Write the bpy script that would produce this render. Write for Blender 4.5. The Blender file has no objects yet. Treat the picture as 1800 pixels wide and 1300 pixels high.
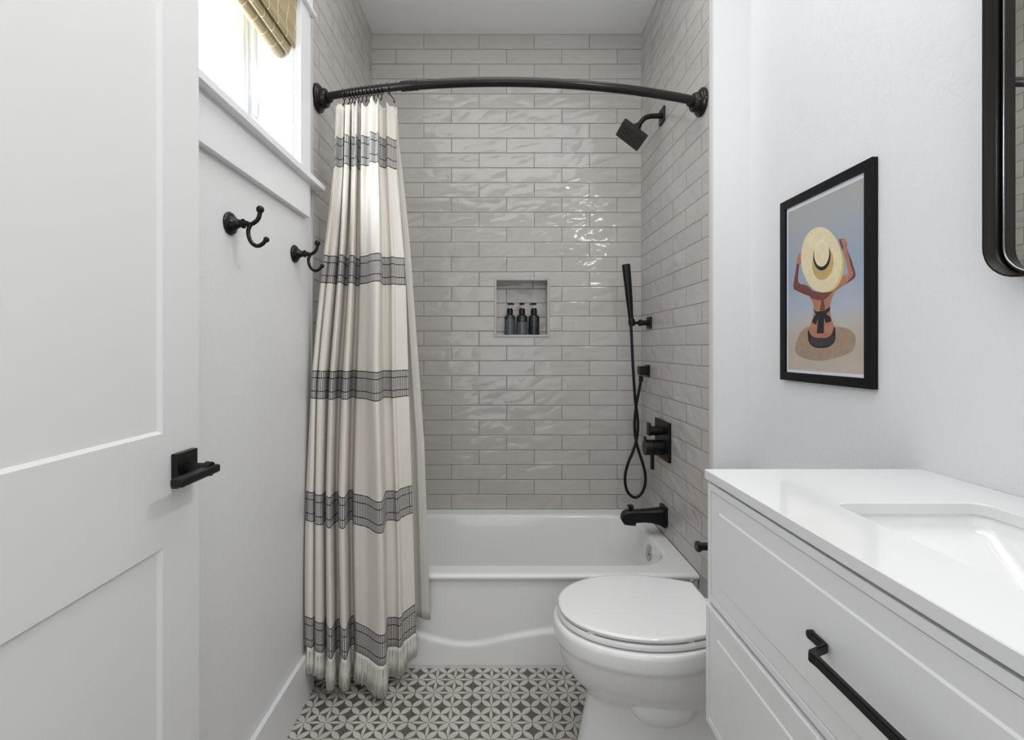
import bpy, bmesh, math, random
from mathutils import Vector, Matrix, noise
random.seed(7)
PI = math.pi
F = 840.0; VX, VY, HC = 874.0, 612.0, 1.17          # focal length in px, vanishing point, camera height
scn = bpy.context.scene
C = scn.collection

# ------------------------------------------------------------------ camera, world, lights, exposure
cam = bpy.data.objects.new('camera', bpy.data.cameras.new('camera'))
C.objects.link(cam)
cam.location = (0, 0, HC); cam.rotation_euler = (PI/2, 0, 0)
cam.data.sensor_width = 36; cam.data.lens = 36*F/1800
cam.data.shift_x = (900-VX)/1800; cam.data.shift_y = -(650-VY)/1800
cam.data.clip_start = 0.02
scn.camera = cam
w = bpy.data.worlds.new('daylight'); scn.world = w; w.use_nodes = True
w.node_tree.nodes['Background'].inputs[0].default_value = (0.89, 0.935, 1.0, 1)
w.node_tree.nodes['Background'].inputs[1].default_value = 10.0
vs = scn.view_settings
vs.view_transform = 'Standard'; vs.look = 'None'; vs.gamma = 1; vs.use_curve_mapping = False
vs.exposure = 0.26

def area(name, loc, rot, sx, sy, power, col=(1, 1, 1), spread=180):
    l = bpy.data.lights.new(name, 'AREA'); l.shape = 'RECTANGLE'; l.size = sx; l.size_y = sy
    l.energy = power; l.color = col; l.spread = math.radians(spread)
    o = bpy.data.objects.new(name, l); C.objects.link(o); o.location = loc; o.rotation_euler = rot
    return o
# vanity light bar above the mirror on the right wall; then two added fills
area('vanity_light', (0.835, 0.42, 2.30), (0, math.radians(62), 0), 0.09, 0.55, 5.8, (1, 0.98, 0.96))
area('ceiling_bounce_fill', (0.1, 0.85, 2.765), (0, 0, 0), 1.2, 1.7, 12.0, (0.97, 0.985, 1))  # added soft fill imitating flash bounced off the ceiling, not a room lamp
area('frontal_fill', (0.05, -1.1, 1.35), (math.radians(97), 0, 0), 1.1, 1.9, 8.5, (0.95, 0.975, 1))  # added frontal fill behind the camera, tilted up to brighten the ceiling too

# ------------------------------------------------------------------ helpers
def P(px, py, Y):
    return Vector(((px-VX)*Y/F, Y, HC-(py-VY)*Y/F))

def finish(me, angle=35):
    for p in me.polygons: p.use_smooth = True
    me.set_sharp_from_angle(angle=math.radians(angle))

def obj(name, bm, mat, parent=None, origin=None, angle=35, recalc=True):
    if recalc: bmesh.ops.recalc_face_normals(bm, faces=bm.faces)
    me = bpy.data.meshes.new(name)
    if origin is None and parent is None:
        xs = [v.co for v in bm.verts]
        origin = Vector(((min(v.x for v in xs)+max(v.x for v in xs))/2, (min(v.y for v in xs)+max(v.y for v in xs))/2, min(v.z for v in xs)))
    if parent is not None:
        r = parent; origin = Vector(parent['_o'])
    bmesh.ops.translate(bm, verts=bm.verts, vec=-Vector(origin))
    bm.to_mesh(me); bm.free(); finish(me, angle)
    for m in (mat if isinstance(mat, (list, tuple)) else [mat]): me.materials.append(m)
    o = bpy.data.objects.new(name, me); C.objects.link(o)
    o['_o'] = tuple(origin)
    if parent is not None: o.parent = parent
    else: o.location = origin
    if angle < 100:
        wn = o.modifiers.new('weighted_normals', 'WEIGHTED_NORMAL'); wn.keep_sharp = True; wn.weight = 80
    return o

def thing(name, label, cat, loc, group=None):
    o = bpy.data.objects.new(name, None); C.objects.link(o)
    o.location = loc; o['_o'] = tuple(loc); o['label'] = label; o['category'] = cat
    o.empty_display_size = 0.05
    if group: o['group'] = group
    return o

def tag(o, label, cat, group=None):
    o['label'] = label; o['category'] = cat
    if group: o['group'] = group
    return o

def struct(name, bm, mat, angle=35, recalc=True):
    o = obj(name, bm, mat, None, (0, 0, 0), angle, recalc); o['kind'] = 'structure'; return o

def B(): return bmesh.new()

def box(bm, x0, x1, y0, y1, z0, z1, bev=0, seg=2, mi=0):
    vs_ = [bm.verts.new((x, y, z)) for x in (x0, x1) for y in (y0, y1) for z in (z0, z1)]
    idx = [(0, 1, 3, 2), (4, 6, 7, 5), (0, 4, 5, 1), (2, 3, 7, 6), (0, 2, 6, 4), (1, 5, 7, 3)]
    fs = [bm.faces.new([vs_[i] for i in q]) for q in idx]
    for f in fs: f.material_index = mi
    if bev > 0:
        es = list({e for f in fs for e in f.edges})
        bmesh.ops.bevel(bm, geom=es, offset=bev, segments=seg, affect='EDGES', profile=0.5)
    return bm

def tube(bm, pts, rad, seg=16, cap=True, flat=None):
    pts = [Vector(p) for p in pts]; n = len(pts)
    rads = rad if isinstance(rad, (list, tuple)) else [rad]*n
    t0 = (pts[1]-pts[0]).normalized()
    up = Vector((0, 0, 1)) if abs(t0.z) < 0.9 else Vector((0, 1, 0))
    nrm = t0.cross(up).normalized(); rings = []
    for i in range(n):
        t = ((pts[min(i+1, n-1)]-pts[max(i-1, 0)])).normalized()
        nrm = (nrm-t*nrm.dot(t)).normalized(); b = t.cross(nrm)
        r = rads[i]
        rings.append([bm.verts.new(pts[i]+(nrm*math.cos(2*PI*k/seg)+b*math.sin(2*PI*k/seg))*r) for k in range(seg)])
    for i in range(n-1):
        for k in range(seg):
            bm.faces.new((rings[i][k], rings[i][(k+1) % seg], rings[i+1][(k+1) % seg], rings[i+1][k]))
    if cap:
        bm.faces.new(rings[0][::-1]); bm.faces.new(rings[-1])
    return bm

def lathe(bm, base, axis, prof, seg=32):
    """prof: list of (distance along axis, radius)"""
    base = Vector(base); a = Vector(axis).normalized()
    u = a.orthogonal().normalized(); v = a.cross(u); rings = []
    for d, r in prof:
        if r < 1e-6: rings.append([bm.verts.new(base+a*d)])
        else: rings.append([bm.verts.new(base+a*d+(u*math.cos(2*PI*k/seg)+v*math.sin(2*PI*k/seg))*r) for k in range(seg)])
    for A, Bq in zip(rings, rings[1:]):
        for k in range(seg):
            k2 = (k+1) % seg
            if len(A) == 1 and len(Bq) == 1: continue
            if len(A) == 1: bm.faces.new((A[0], Bq[k], Bq[k2]))
            elif len(Bq) == 1: bm.faces.new((A[k], A[k2], Bq[0]))
            else: bm.faces.new((A[k], A[k2], Bq[k2], Bq[k]))
    if len(rings[0]) > 1: bm.faces.new(rings[0][::-1])
    if len(rings[-1]) > 1: bm.faces.new(rings[-1])
    return bm

def ball(bm, c, r):
    return lathe(bm, c, (0, 0, 1), [(-r*math.cos(PI*i/12), r*math.sin(PI*i/12) if 0 < i < 12 else 0) for i in range(13)], 20)

def loft(bm, loops, cap0=True, cap1=True):
    R = [[bm.verts.new(p) for p in L] for L in loops]; n = len(R[0])
    for a, b in zip(R, R[1:]):
        for k in range(n):
            bm.faces.new((a[k], a[(k+1) % n], b[(k+1) % n], b[k]))
    if cap0: bm.faces.new(R[0][::-1])
    if cap1: bm.faces.new(R[-1])
    return R

def rrect(x0, x1, y0, y1, r, z, n=8, m=10):
    pts = []
    cs = [((x1-r, y0+r), -PI/2), ((x1-r, y1-r), 0), ((x0+r, y1-r), PI/2), ((x0+r, y0+r), PI)]
    for i, ((cx, cy), a0) in enumerate(cs):
        arc = [Vector((cx+r*math.cos(a0+PI/2*k/n), cy+r*math.sin(a0+PI/2*k/n), z)) for k in range(n+1)]
        pts += arc
        (nx, ny), a1 = cs[(i+1) % 4]
        nxt = Vector((nx+r*math.cos(a1), ny+r*math.sin(a1), z))
        for k in range(1, m): pts.append(arc[-1].lerp(nxt, k/m))
    return pts

def catmull(pts, n):
    pts = [Vector(p) for p in pts]; out = []
    Q = [pts[0]*2-pts[1]]+pts+[pts[-1]*2-pts[-2]]
    for i in range(1, len(Q)-2):
        a, b, c, d = Q[i-1:i+3]
        for k in range(n):
            t = k/n
            out.append(0.5*((2*b)+(c-a)*t+(2*a-5*b+4*c-d)*t*t+(3*b-a-3*c+d)*t**3))
    out.append(pts[-1]); return out

def sstep(a, b, x):
    t = min(1, max(0, (x-a)/(b-a))); return t*t*(3-2*t)
def interp(tab, x):
    if x <= tab[0][0]: return tab[0][1]
    for (a, b), (c, d) in zip(tab, tab[1:]):
        if x <= c: return b+(d-b)*(x-a)/(c-a)
    return tab[-1][1]

# ------------------------------------------------------------------ materials
def srgb(r, g, b):
    f = lambda c: (c/255/12.92) if c/255 <= 0.04045 else ((c/255+0.055)/1.055)**2.4
    return (f(r), f(g), f(b), 1)

class N:
    """tiny wrapper for node maths"""
    def __init__(s, mat):
        s.t = mat.node_tree; s.n = s.t.nodes; s.l = s.t.links
    def _in(s, sock, v):
        if isinstance(v, bpy.types.NodeSocket): s.l.new(v, sock)
        else: sock.default_value = v
    def m(s, op, a, b=0.0, c=0.0, clamp=False):
        q = s.n.new('ShaderNodeMath'); q.operation = op; q.use_clamp = clamp
        s._in(q.inputs[0], a); s._in(q.inputs[1], b); s._in(q.inputs[2], c); return q.outputs[0]
    def sep(s, v):
        q = s.n.new('ShaderNodeSeparateXYZ'); s.l.new(v, q.inputs[0]); return q.outputs
    def comb(s, x, y, z):
        q = s.n.new('ShaderNodeCombineXYZ'); [s._in(q.inputs[i], v) for i, v in enumerate((x, y, z))]; return q.outputs[0]
    def pos(s): return s.n.new('ShaderNodeNewGeometry').outputs['Position']
    def uv(s): return s.n.new('ShaderNodeTexCoord').outputs['UV']
    def noise(s, vec, scale, detail=2, rough=0.5, W=None):
        q = s.n.new('ShaderNodeTexNoise'); s._in(q.inputs['Vector'], vec)
        if W is not None: q.noise_dimensions = '4D'; s._in(q.inputs['W'], W)
        q.inputs['Scale'].default_value = scale; q.inputs['Detail'].default_value = detail; q.inputs['Roughness'].default_value = rough
        return q.outputs[0]
    def white(s, vec):
        q = s.n.new('ShaderNodeTexWhiteNoise'); s._in(q.inputs['Vector'], vec); return q.outputs[0]
    def mix(s, f, a, b):
        q = s.n.new('ShaderNodeMix'); q.data_type = 'RGBA'
        s._in(q.inputs[0], f); s._in(q.inputs[6], a); s._in(q.inputs[7], b); return q.outputs[2]
    def ss(s, v, a, b):
        q = s.n.new('ShaderNodeMapRange'); q.interpolation_type = 'SMOOTHSTEP'
        s._in(q.inputs[0], v); s._in(q.inputs[1], a); s._in(q.inputs[2], b); return q.outputs[0]
    def bump(s, h, strength=1.0, dist=0.001):
        q = s.n.new('ShaderNodeBump'); q.inputs['Strength'].default_value = strength; q.inputs['Distance'].default_value = dist
        s.l.new(h, q.inputs['Height']); s.l.new(q.outputs[0], s.b.inputs['Normal'])
    @property
    def b(s): return s.n['Principled BSDF']

def mat(name, col, rough=0.5, metal=0.0, spec=0.5, coat=0, bumpn=None):
    m = bpy.data.materials.new(name); m.use_nodes = True
    b = m.node_tree.nodes['Principled BSDF']
    b.inputs['Base Color'].default_value = col; b.inputs['Roughness'].default_value = rough
    b.inputs['Metallic'].default_value = metal; b.inputs['Specular IOR Level'].default_value = spec
    b.inputs['Coat Weight'].default_value = coat
    if bumpn:
        n = N(m); sc, st, d = bumpn
        n.bump(n.noise(n.pos(), sc, 3), st, d)
    return m

M_wall = mat('wall_paint', srgb(226, 226, 226), 0.55, bumpn=(90, 0.35, 0.002))
M_wallR = mat('wall_paint_textured', srgb(226, 226, 227), 0.6, bumpn=(75, 0.55, 0.003))
M_ceil = mat('ceiling_paint', srgb(244, 244, 242), 0.7, bumpn=(60, 0.2, 0.002))
M_trim = mat('trim_paint', srgb(232, 232, 233), 0.32, bumpn=(14, 0.08, 0.002))
M_door = mat('door_paint', srgb(225, 225, 224), 0.33, bumpn=(10, 0.10, 0.002))
M_cab = mat('cabinet_lacquer', srgb(232, 232, 232), 0.3, bumpn=(8, 0.05, 0.001))
M_cap = mat('hinge_cap_grey', srgb(150, 150, 152), 0.6, bumpn=(40, 0.1, 0.001))  # even mid grey of the toilet hinge cap
M_quartz = mat('white_quartz', srgb(229, 229, 229), 0.09, bumpn=(6, 0.02, 0.001))
M_porc = mat('porcelain', srgb(240, 240, 239), 0.06, coat=0.3, bumpn=(7, 0.03, 0.002))
M_tub = mat('enamel', srgb(238, 238, 236), 0.13, bumpn=(9, 0.10, 0.002))
M_black = mat('matte_black_metal', srgb(10, 10, 11), 0.38, 0.0, 0.35, bumpn=(160, 0.08, 0.0005))
M_hook = mat('oil_rubbed_bronze', srgb(22, 20, 19), 0.24, 0.5, 0.6, bumpn=(60, 0.1, 0.0005))
M_rod = mat('bronze_rod', srgb(38, 33, 31), 0.25, 0.6, 0.6, bumpn=(40, 0.06, 0.0005))
M_ring = mat('dark_steel_wire', srgb(62, 56, 52), 0.25, 0.8, bumpn=(80, 0.05, 0.0005))
M_chrome = mat('brushed_chrome', srgb(180, 180, 182), 0.22, 1.0, bumpn=(120, 0.05, 0.0005))
M_vinyl = mat('white_vinyl', srgb(236, 238, 242), 0.35, bumpn=(12, 0.05, 0.001))
M_frame = mat('black_frame', srgb(9, 9, 10), 0.5, 0, 0.25, bumpn=(120, 0.15, 0.0006))
M_matb = mat('white_mount', srgb(225, 226, 235), 0.7, bumpn=(200, 0.1, 0.0003))
M_pump = mat('black_plastic', srgb(14, 14, 15), 0.3, bumpn=(150, 0.05, 0.0003))
M_stem = mat('white_plastic', srgb(215, 210, 208), 0.4, bumpn=(150, 0.05, 0.0003))
M_print = mat('pale_print', srgb(128, 134, 136), 0.5, bumpn=(150, 0.05, 0.0003))
M_nozzle = mat('black_rubber', srgb(6, 6, 6), 0.7, bumpn=(150, 0.05, 0.0003))
M_caulk = mat('grey_edge_trim', srgb(196, 194, 192), 0.25, bumpn=(60, 0.05, 0.0005))

def bottle_mat(name, c1, c2, zc):
    m = mat(name, srgb(*c1), 0.16, 0, 0.6); n = N(m)
    z = n.sep(n.pos())[2]
    f = n.ss(z, zc-0.0015, zc+0.0015)
    nn = n.noise(n.pos(), 30, 2)
    n.l.new(n.mix(f, n.mix(nn, srgb(*c2), srgb(c2[0]-8, c2[1]-8, c2[2]-8)), srgb(*c1)), n.b.inputs['Base Color'])
    return m

def tile_mat(name, axis, off, par):
    """glossy handmade stacked-bond running tile; u runs along the wall, rows counted down from the ceiling"""
    TW, TH = 0.2836, 0.0761
    m = mat(name, srgb(158, 153, 149), 0.10, 0, 0.5); n = N(m)
    p = n.sep(n.pos()); u0 = n.m('SUBTRACT', p[axis], off); zz = n.m('SUBTRACT', 2.78, p[2])
    rowf = n.m('DIVIDE', zz, TH); row = n.m('FLOOR', rowf)
    odd = n.m('ABSOLUTE', n.m('MODULO', n.m('ADD', row, par+100.0), 2.0))
    uf = n.m('ADD', n.m('DIVIDE', u0, TW), n.m('MULTIPLY', odd, 0.5))
    colm = n.m('FLOOR', uf)
    fu = n.m('SUBTRACT', uf, colm); fv = n.m('SUBTRACT', rowf, row)
    du = n.m('MULTIPLY', n.m('MINIMUM', fu, n.m('SUBTRACT', 1.0, fu)), TW)
    dv = n.m('MULTIPLY', n.m('MINIMUM', fv, n.m('SUBTRACT', 1.0, fv)), TH)
    d = n.m('MINIMUM', du, dv)
    # slightly wobbly edges
    d2 = n.m('ADD', d, n.m('MULTIPLY', n.m('SUBTRACT', n.noise(n.pos(), 60, 2), 0.5), 0.0010))
    body = n.ss(d2, 0.0006, 0.0014)
    rnd = n.white(n.comb(colm, row, float(axis)))
    rnd2 = n.white(n.comb(row, colm, 7.0+axis))
    wv = n.noise(n.comb(n.m('MULTIPLY', u0, 0.55), zz, 0.0), 16, 1.5, 0.45, W=n.m('MULTIPLY', rnd, 50.0))
    fine = n.noise(n.pos(), 45, 2, 0.5, W=n.m('MULTIPLY', rnd, 9.0))
    tiltu = n.m('MULTIPLY', n.m('SUBTRACT', rnd, 0.5), n.m('MULTIPLY', n.m('SUBTRACT', fu, 0.5), 0.35))
    pill = n.ss(d, 0.0, 0.006)
    wv2 = n.noise(n.comb(n.m('ADD', n.m('MULTIPLY', u0, 0.6), n.m('MULTIPLY', zz, 0.5)), zz, 3.0), 13, 1, 0.4, W=n.m('MULTIPLY', rnd2, 40.0))
    crease = n.m('ABSOLUTE', n.m('SUBTRACT', wv2, 0.5))
    h = n.m('ADD', n.m('MULTIPLY', wv, 1.1), n.m('MULTIPLY', fine, 0.10))
    h = n.m('ADD', h, n.m('MULTIPLY', crease, 1.9))
    h = n.m('ADD', h, n.m('MULTIPLY', pill, 0.13)); h = n.m('ADD', h, tiltu)
    h = n.m('ADD', n.m('MULTIPLY', h, body), n.m('MULTIPLY', body, 0.3))
    n.bump(h, 1.0, 0.0056)
    tone = n.m('ADD', n.m('MULTIPLY', rnd2, 0.5), n.m('MULTIPLY', wv, 0.5))
    tile = n.mix(tone, srgb(186, 181, 176), srgb(198, 193, 188))
    n.l.new(n.mix(body, srgb(156, 151, 145), tile), n.b.inputs['Base Color'])
    n.l.new(n.m('SUBTRACT', 0.75, n.m('MULTIPLY', body, 0.63)), n.b.inputs['Roughness'])
    return m
M_tileB = tile_mat('grey_glazed_tile_back', 0, -0.0934, 0.0)
M_tileS = tile_mat('grey_glazed_tile_side', 1, 1.867, 0.0)
M_tileP = mat('glazed_trim', srgb(184, 179, 174), 0.14, bumpn=(25, 0.2, 0.003))

def floor_mat():
    T = 0.1945
    m = mat('patterned_cement_tile', srgb(170, 165, 158), 0.45); n = N(m)
    p = n.sep(n.pos())
    wob = n.m('MULTIPLY', n.m('SUBTRACT', n.noise(n.pos(), 70, 2), 0.5), 0.03)
    U = n.m('DIVIDE', n.m('SUBTRACT', p[0], -0.0847), T); V = n.m('DIVIDE', n.m('SUBTRACT', p[1], 1.560), T)
    def fold(t): return n.m('ABSOLUTE', n.m('SUBTRACT', t, n.m('ROUND', t)))
    a = fold(n.m('MULTIPLY', U, 3.0)); b = fold(n.m('MULTIPLY', V, 3.0))
    def dist(x, y, cx, cy):
        dx = n.m('SUBTRACT', x, cx); dy = n.m('SUBTRACT', y, cy)
        return n.m('SQRT', n.m('ADD', n.m('MULTIPLY', dx, dx), n.m('MULTIPLY', dy, dy)))
    d1 = dist(a, b, 0.5, 0.0); d2 = dist(a, b, 0.0, 0.5)
    dm = n.m('ADD', n.m('MAXIMUM', d1, d2), wob)
    petal = n.m('SUBTRACT', 1.0, n.ss(dm, 0.484, 0.502))
    def thin(x, y):
        q = n.m('DIVIDE', n.m('SUBTRACT', 0.5, x), 0.36)
        wdt = n.m('MULTIPLY', 0.080, n.m('SUBTRACT', 1.0, n.m('MULTIPLY', q, q)))
        return n.ss(n.m('SUBTRACT', wdt, y), -0.006, 0.010)
    t = n.m('MAXIMUM', n.m('MULTIPLY', thin(a, b), n.m('GREATER_THAN', fold(V), 0.1)), n.m('MULTIPLY', thin(b, a), n.m('GREATER_THAN', fold(U), 0.1)))
    light = n.m('MAXIMUM', petal, t)
    nz = n.noise(n.pos(), 28, 4, 0.6)
    dark = n.mix(n.ss(nz, 0.3, 0.7), srgb(84, 78, 72), srgb(110, 104, 97))
    lc = n.mix(n.ss(n.noise(n.pos(), 9, 3), 0.35, 0.65), srgb(196, 191, 184), srgb(206, 202, 195))
    wear = n.ss(n.noise(n.pos(), 130, 3, 0.6), 0.64, 0.7)
    col = n.mix(light, n.mix(n.m('MULTIPLY', wear, 0.5), dark, lc), lc)
    gu = n.m('MULTIPLY', fold(U), T); gv = n.m('MULTIPLY', fold(V), T)
    g = n.m('ADD', n.m('MINIMUM', gu, gv), n.m('MULTIPLY', wob, 0.025))
    gm = n.ss(g, 0.0008, 0.0018)
    col = n.mix(gm, srgb(105, 98, 90), col)
    n.l.new(col, n.b.inputs['Base Color'])
    n.bump(gm, 0.6, 0.001)
    return m
M_floor = floor_mat()

BANDS = [(0.0, 0.105), (0.44, 0.545), (0.872, 0.968), (1.266, 1.362), (1.672, 1.775)]
def curtain_mat():
    m = mat('cream_cotton_with_stitched_bands', srgb(224, 216, 204), 0.85, 0, 0.2); n = N(m)
    uv = n.sep(n.uv()); u, v0 = uv[0], uv[1]
    # ragged threads
    v = n.m('ADD', v0, n.m('MULTIPLY', n.m('SUBTRACT', n.noise(n.comb(u, v0, 0.0), 90, 2), 0.5), 0.0035))
    PITCH = 0.0060
    cu = n.m('DIVIDE', u, PITCH); fu = n.m('ABSOLUTE', n.m('SUBTRACT', n.m('SUBTRACT', cu, n.m('FLOOR', cu)), 0.5))
    column = n.m('SUBTRACT', 1.0, n.ss(fu, 0.11, 0.18))
    dv = n.m('DIVIDE', v, 0.0100); sh = n.m('MULTIPLY', n.m('MODULO', n.m('FLOOR', cu), 2.0), 0.5)
    ph = n.m('ADD', dv, sh); fd = n.m('SUBTRACT', ph, n.m('FLOOR', ph))
    dash = n.m('SUBTRACT', 1.0, n.ss(fd, 0.64, 0.74))
    stitch = n.m('MULTIPLY', column, n.m('ADD', 0.40, n.m('MULTIPLY', dash, 0.60)))
    thread = n.ss(fu, 0.36, 0.42)
    tot = None; bandm = None
    for a, b in BANDS:
        hgt = b-a
        inside = n.m('MULTIPLY', n.m('GREATER_THAN', v, a), n.m('LESS_THAN', v, b))
        s = n.m('MULTIPLY', inside, stitch)
        for L in (a+0.0016, a+hgt*0.27, a+hgt*0.74, b-0.0016):
            ln = n.m('LESS_THAN', n.m('ABSOLUTE', n.m('SUBTRACT', v, L)), 0.0015)
            s = n.m('MAXIMUM', s, n.m('MULTIPLY', ln, 0.95))
        tot = s if tot is None else n.m('MAXIMUM', tot, s)
        bandm = inside if bandm is None else n.m('MAXIMUM', bandm, inside)
    cream = n.mix(n.noise(n.comb(n.m('MULTIPLY', u, 1.0), n.m('MULTIPLY', v0, 0.35), 0.0), 6, 3), srgb(220, 214, 204), srgb(232, 227, 219))
    base = n.mix(n.m('MULTIPLY', bandm, 0.9), cream, n.mix(thread, srgb(164, 161, 157), srgb(226, 223, 219)))
    n.l.new(n.mix(tot, base, srgb(22, 21, 23)), n.b.inputs['Base Color'])
    weave = n.noise(n.comb(n.m('MULTIPLY', u, 1.0), n.m('MULTIPLY', v0, 1.0), 0.0), 700, 2)
    n.bump(n.m('ADD', n.m('MULTIPLY', weave, 0.25), n.m('MULTIPLY', bandm, n.m('MULTIPLY', column, 0.8))), 0.5, 0.0008)
    return m
M_curt = curtain_mat()
M_fringe = mat('cotton_fringe', srgb(228, 223, 215), 0.9, 0, 0.2, bumpn=(300, 0.3, 0.0005))
M_liner = mat('beige_liner', srgb(204, 198, 190), 0.7, 0, 0.3, bumpn=(250, 0.15, 0.0005))

def bamboo_mat():
    m = mat('woven_bamboo', srgb(190, 172, 128), 0.55); n = N(m)
    uv = n.sep(n.uv()); u, v = uv[0], uv[1]
    r = n.m('DIVIDE', v, 0.0032); ri = n.m('FLOOR', r); fr = n.m('ABSOLUTE', n.m('SUBTRACT', n.m('SUBTRACT', r, ri), 0.5))
    gap = n.ss(fr, 0.36, 0.48)
    tone = n.white(n.comb(ri, 0.0, 3.0))
    reed = n.mix(tone, srgb(160, 142, 104), srgb(196, 180, 142))
    col = n.mix(gap, reed, srgb(84, 72, 50))
    t = n.m('ADD', n.m('DIVIDE', u, 0.058), n.m('MULTIPLY', n.m('SINE', n.m('MULTIPLY', v, 62.0)), 0.10))
    ft = n.m('ABSOLUTE', n.m('SUBTRACT', n.m('SUBTRACT', t, n.m('FLOOR', t)), 0.5))
    th = n.ss(ft, 0.466, 0.478)
    n.l.new(n.mix(th, col, srgb(224, 214, 186)), n.b.inputs['Base Color'])
    n.bump(n.m('SUBTRACT', 1.0, gap), 0.6, 0.0015)
    return m
M_bamboo = bamboo_mat()

def brushed_mat():
    m = mat('brushed_dark_metal', srgb(58, 56, 52), 0.30, 0.9); n = N(m)
    p = n.sep(n.pos())
    q = n.noise(n.comb(n.m('MULTIPLY', p[0], 260.0), n.m('MULTIPLY', p[1], 260.0), n.m('MULTIPLY', p[2], 2.0)), 2.0, 2)
    n.l.new(n.mix(q, srgb(20, 19, 17), srgb(66, 64, 59)), n.b.inputs['Base Color'])
    return m
M_brush = brushed_mat()
M_mirror = mat('mirror_glass', (0.92, 0.93, 0.93, 1), 0.005, 1.0)

def glass_mat():
    m = bpy.data.materials.new('window_glass'); m.use_nodes = True
    t = m.node_tree; t.nodes.remove(t.nodes['Principled BSDF'])
    tr = t.nodes.new('ShaderNodeBsdfTransparent'); gl = t.nodes.new('ShaderNodeBsdfGlossy'); gl.inputs['Roughness'].default_value = 0.02
    lw = t.nodes.new('ShaderNodeLayerWeight'); pw = t.nodes.new('ShaderNodeMath'); pw.operation = 'POWER'; pw.inputs[1].default_value = 4.0
    fr = t.nodes.new('ShaderNodeMath'); fr.operation = 'MULTIPLY_ADD'; fr.inputs[1].default_value = 0.35; fr.inputs[2].default_value = 0.03
    t.links.new(lw.outputs['Facing'], pw.inputs[0]); t.links.new(pw.outputs[0], fr.inputs[0]); mx = t.nodes.new('ShaderNodeMixShader')
    tr.inputs[0].default_value = (0.95, 0.97, 0.97, 1)
    t.links.new(fr.outputs[0], mx.inputs[0]); t.links.new(tr.outputs[0], mx.inputs[1]); t.links.new(gl.outputs[0], mx.inputs[2])
    t.links.new(mx.outputs[0], t.nodes['Material Output'].inputs[0])
    return m
M_glass = glass_mat()

# ------------------------------------------------------------------ room shell
XL, XT, XR = -0.645, 0.738, 0.879       # left wall, tiled right wall, painted right wall
YT, YB, YN, ZC = 1.656, 2.451, -1.25, 2.78
box(bm := B(), XL-0.2, XR+0.12, YN-0.1, YB+0.12, -0.06, 0); struct('floor', bm, M_floor)
box(bm := B(), XL-0.2, XR+0.12, YN-0.1, YB+0.12, ZC, ZC+0.06); struct('ceiling', bm, M_ceil)
# left wall around the window opening
WY0, WY1, WZ0, WZ1 = 0.70, 1.521, 1.722, 2.30
bm = B()
box(bm, XL-0.17, XL, YN, WY0, 0, ZC); box(bm, XL-0.17, XL, WY1, YT, 0, ZC)
box(bm, XL-0.17, XL, WY0, WY1, 0, WZ0); box(bm, XL-0.17, XL, WY0, WY1, WZ1, ZC)
struct('wall_left', bm, M_wall)
box(bm := B(), XL-0.17, XL+0.003, YT, YB+0.1, 0, ZC, ); struct('wall_left_tiled', bm, M_tileS)
# back wall with niche hole
NX0, NX1, NZ0, NZ1, ND = -0.0030, 0.2568, 1.240, 1.518, 0.085
bm = B()
t_ = 0.0115
box(bm, XL, NX0-t_, YB, YB+0.12, 0, ZC); box(bm, NX1+t_, XT, YB, YB+0.12, 0, ZC)
box(bm, NX0-t_, NX1+t_, YB, YB+0.12, 0, NZ0-t_); box(bm, NX0-t_, NX1+t_, YB, YB+0.12, NZ1+t_, ZC)
struct('wall_back', bm, M_tileB)
bm = B()
box(bm, NX0-0.004, NX1+0.004, YB+ND, YB+0.118, NZ0-0.004, NZ1+0.004)
o = struct('wall_back_niche_panel', bm, M_tileB)
bm = B()
for (a, b, c, d) in ((NX0-t_, NX0, NZ0-t_, NZ1+t_), (NX1, NX1+t_, NZ0-t_, NZ1+t_), (NX0, NX1, NZ0-t_, NZ0), (NX0, NX1, NZ1, NZ1+t_)):
    box(bm, a, b, YB-0.006, YB+ND, c, d, 0.002)
struct('trim_2', bm, M_tileP)
# right tiled wing wall, painted face toward the room
box(bm := B(), XT, XR+0.1, YT+0.004, YB+0.1, 0, ZC); struct('wall_right_tiled', bm, M_tileS)
box(bm := B(), XT+0.006, XR+0.05, YT, YT+0.006, 0, ZC); struct('wall_wing', bm, M_wall)
bm = B(); box(bm, XT-0.003, XT+0.007, YT-0.003, YT+0.009, 0, ZC, 0.002); struct('trim_1', bm, M_caulk)
bm = B(); box(bm, XL-0.005, XL+0.006, YT-0.004, YT+0.006, 0, ZC, 0.002); struct('trim_3', bm, M_caulk)
box(bm := B(), XR, XR+0.1, YN, YT, 0, ZC); struct('wall_right', bm, M_wallR)
# wall behind the camera with the open doorway
bm = B(); box(bm, -0.645, 0.879, YN-0.08, YN, 2.05, ZC); box(bm, 0.62, 0.879, YN-0.08, YN, 0, 2.05); box(bm, -0.645, -0.5, YN-0.08, YN, 0, 2.05)
struct('wall_front', bm, M_wall)
bm = B(); box(bm, -0.8, 0.95, YN-1.05, YN-1.0, 0, ZC); box(bm, -0.85, -0.8, YN-1.05, YN, 0, ZC); box(bm, 0.95, 1.0, YN-1.05, YN, 0, ZC)
box(bm, -0.85, 1.0, YN-1.05, YN-0.1, ZC, ZC+0.05); struct('wall_hallway', bm, M_wall)
box(bm := B(), -0.85, 1.0, YN-1.05, YN-0.1, -0.05, 0); struct('floor_hallway', bm, M_floor)
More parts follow.
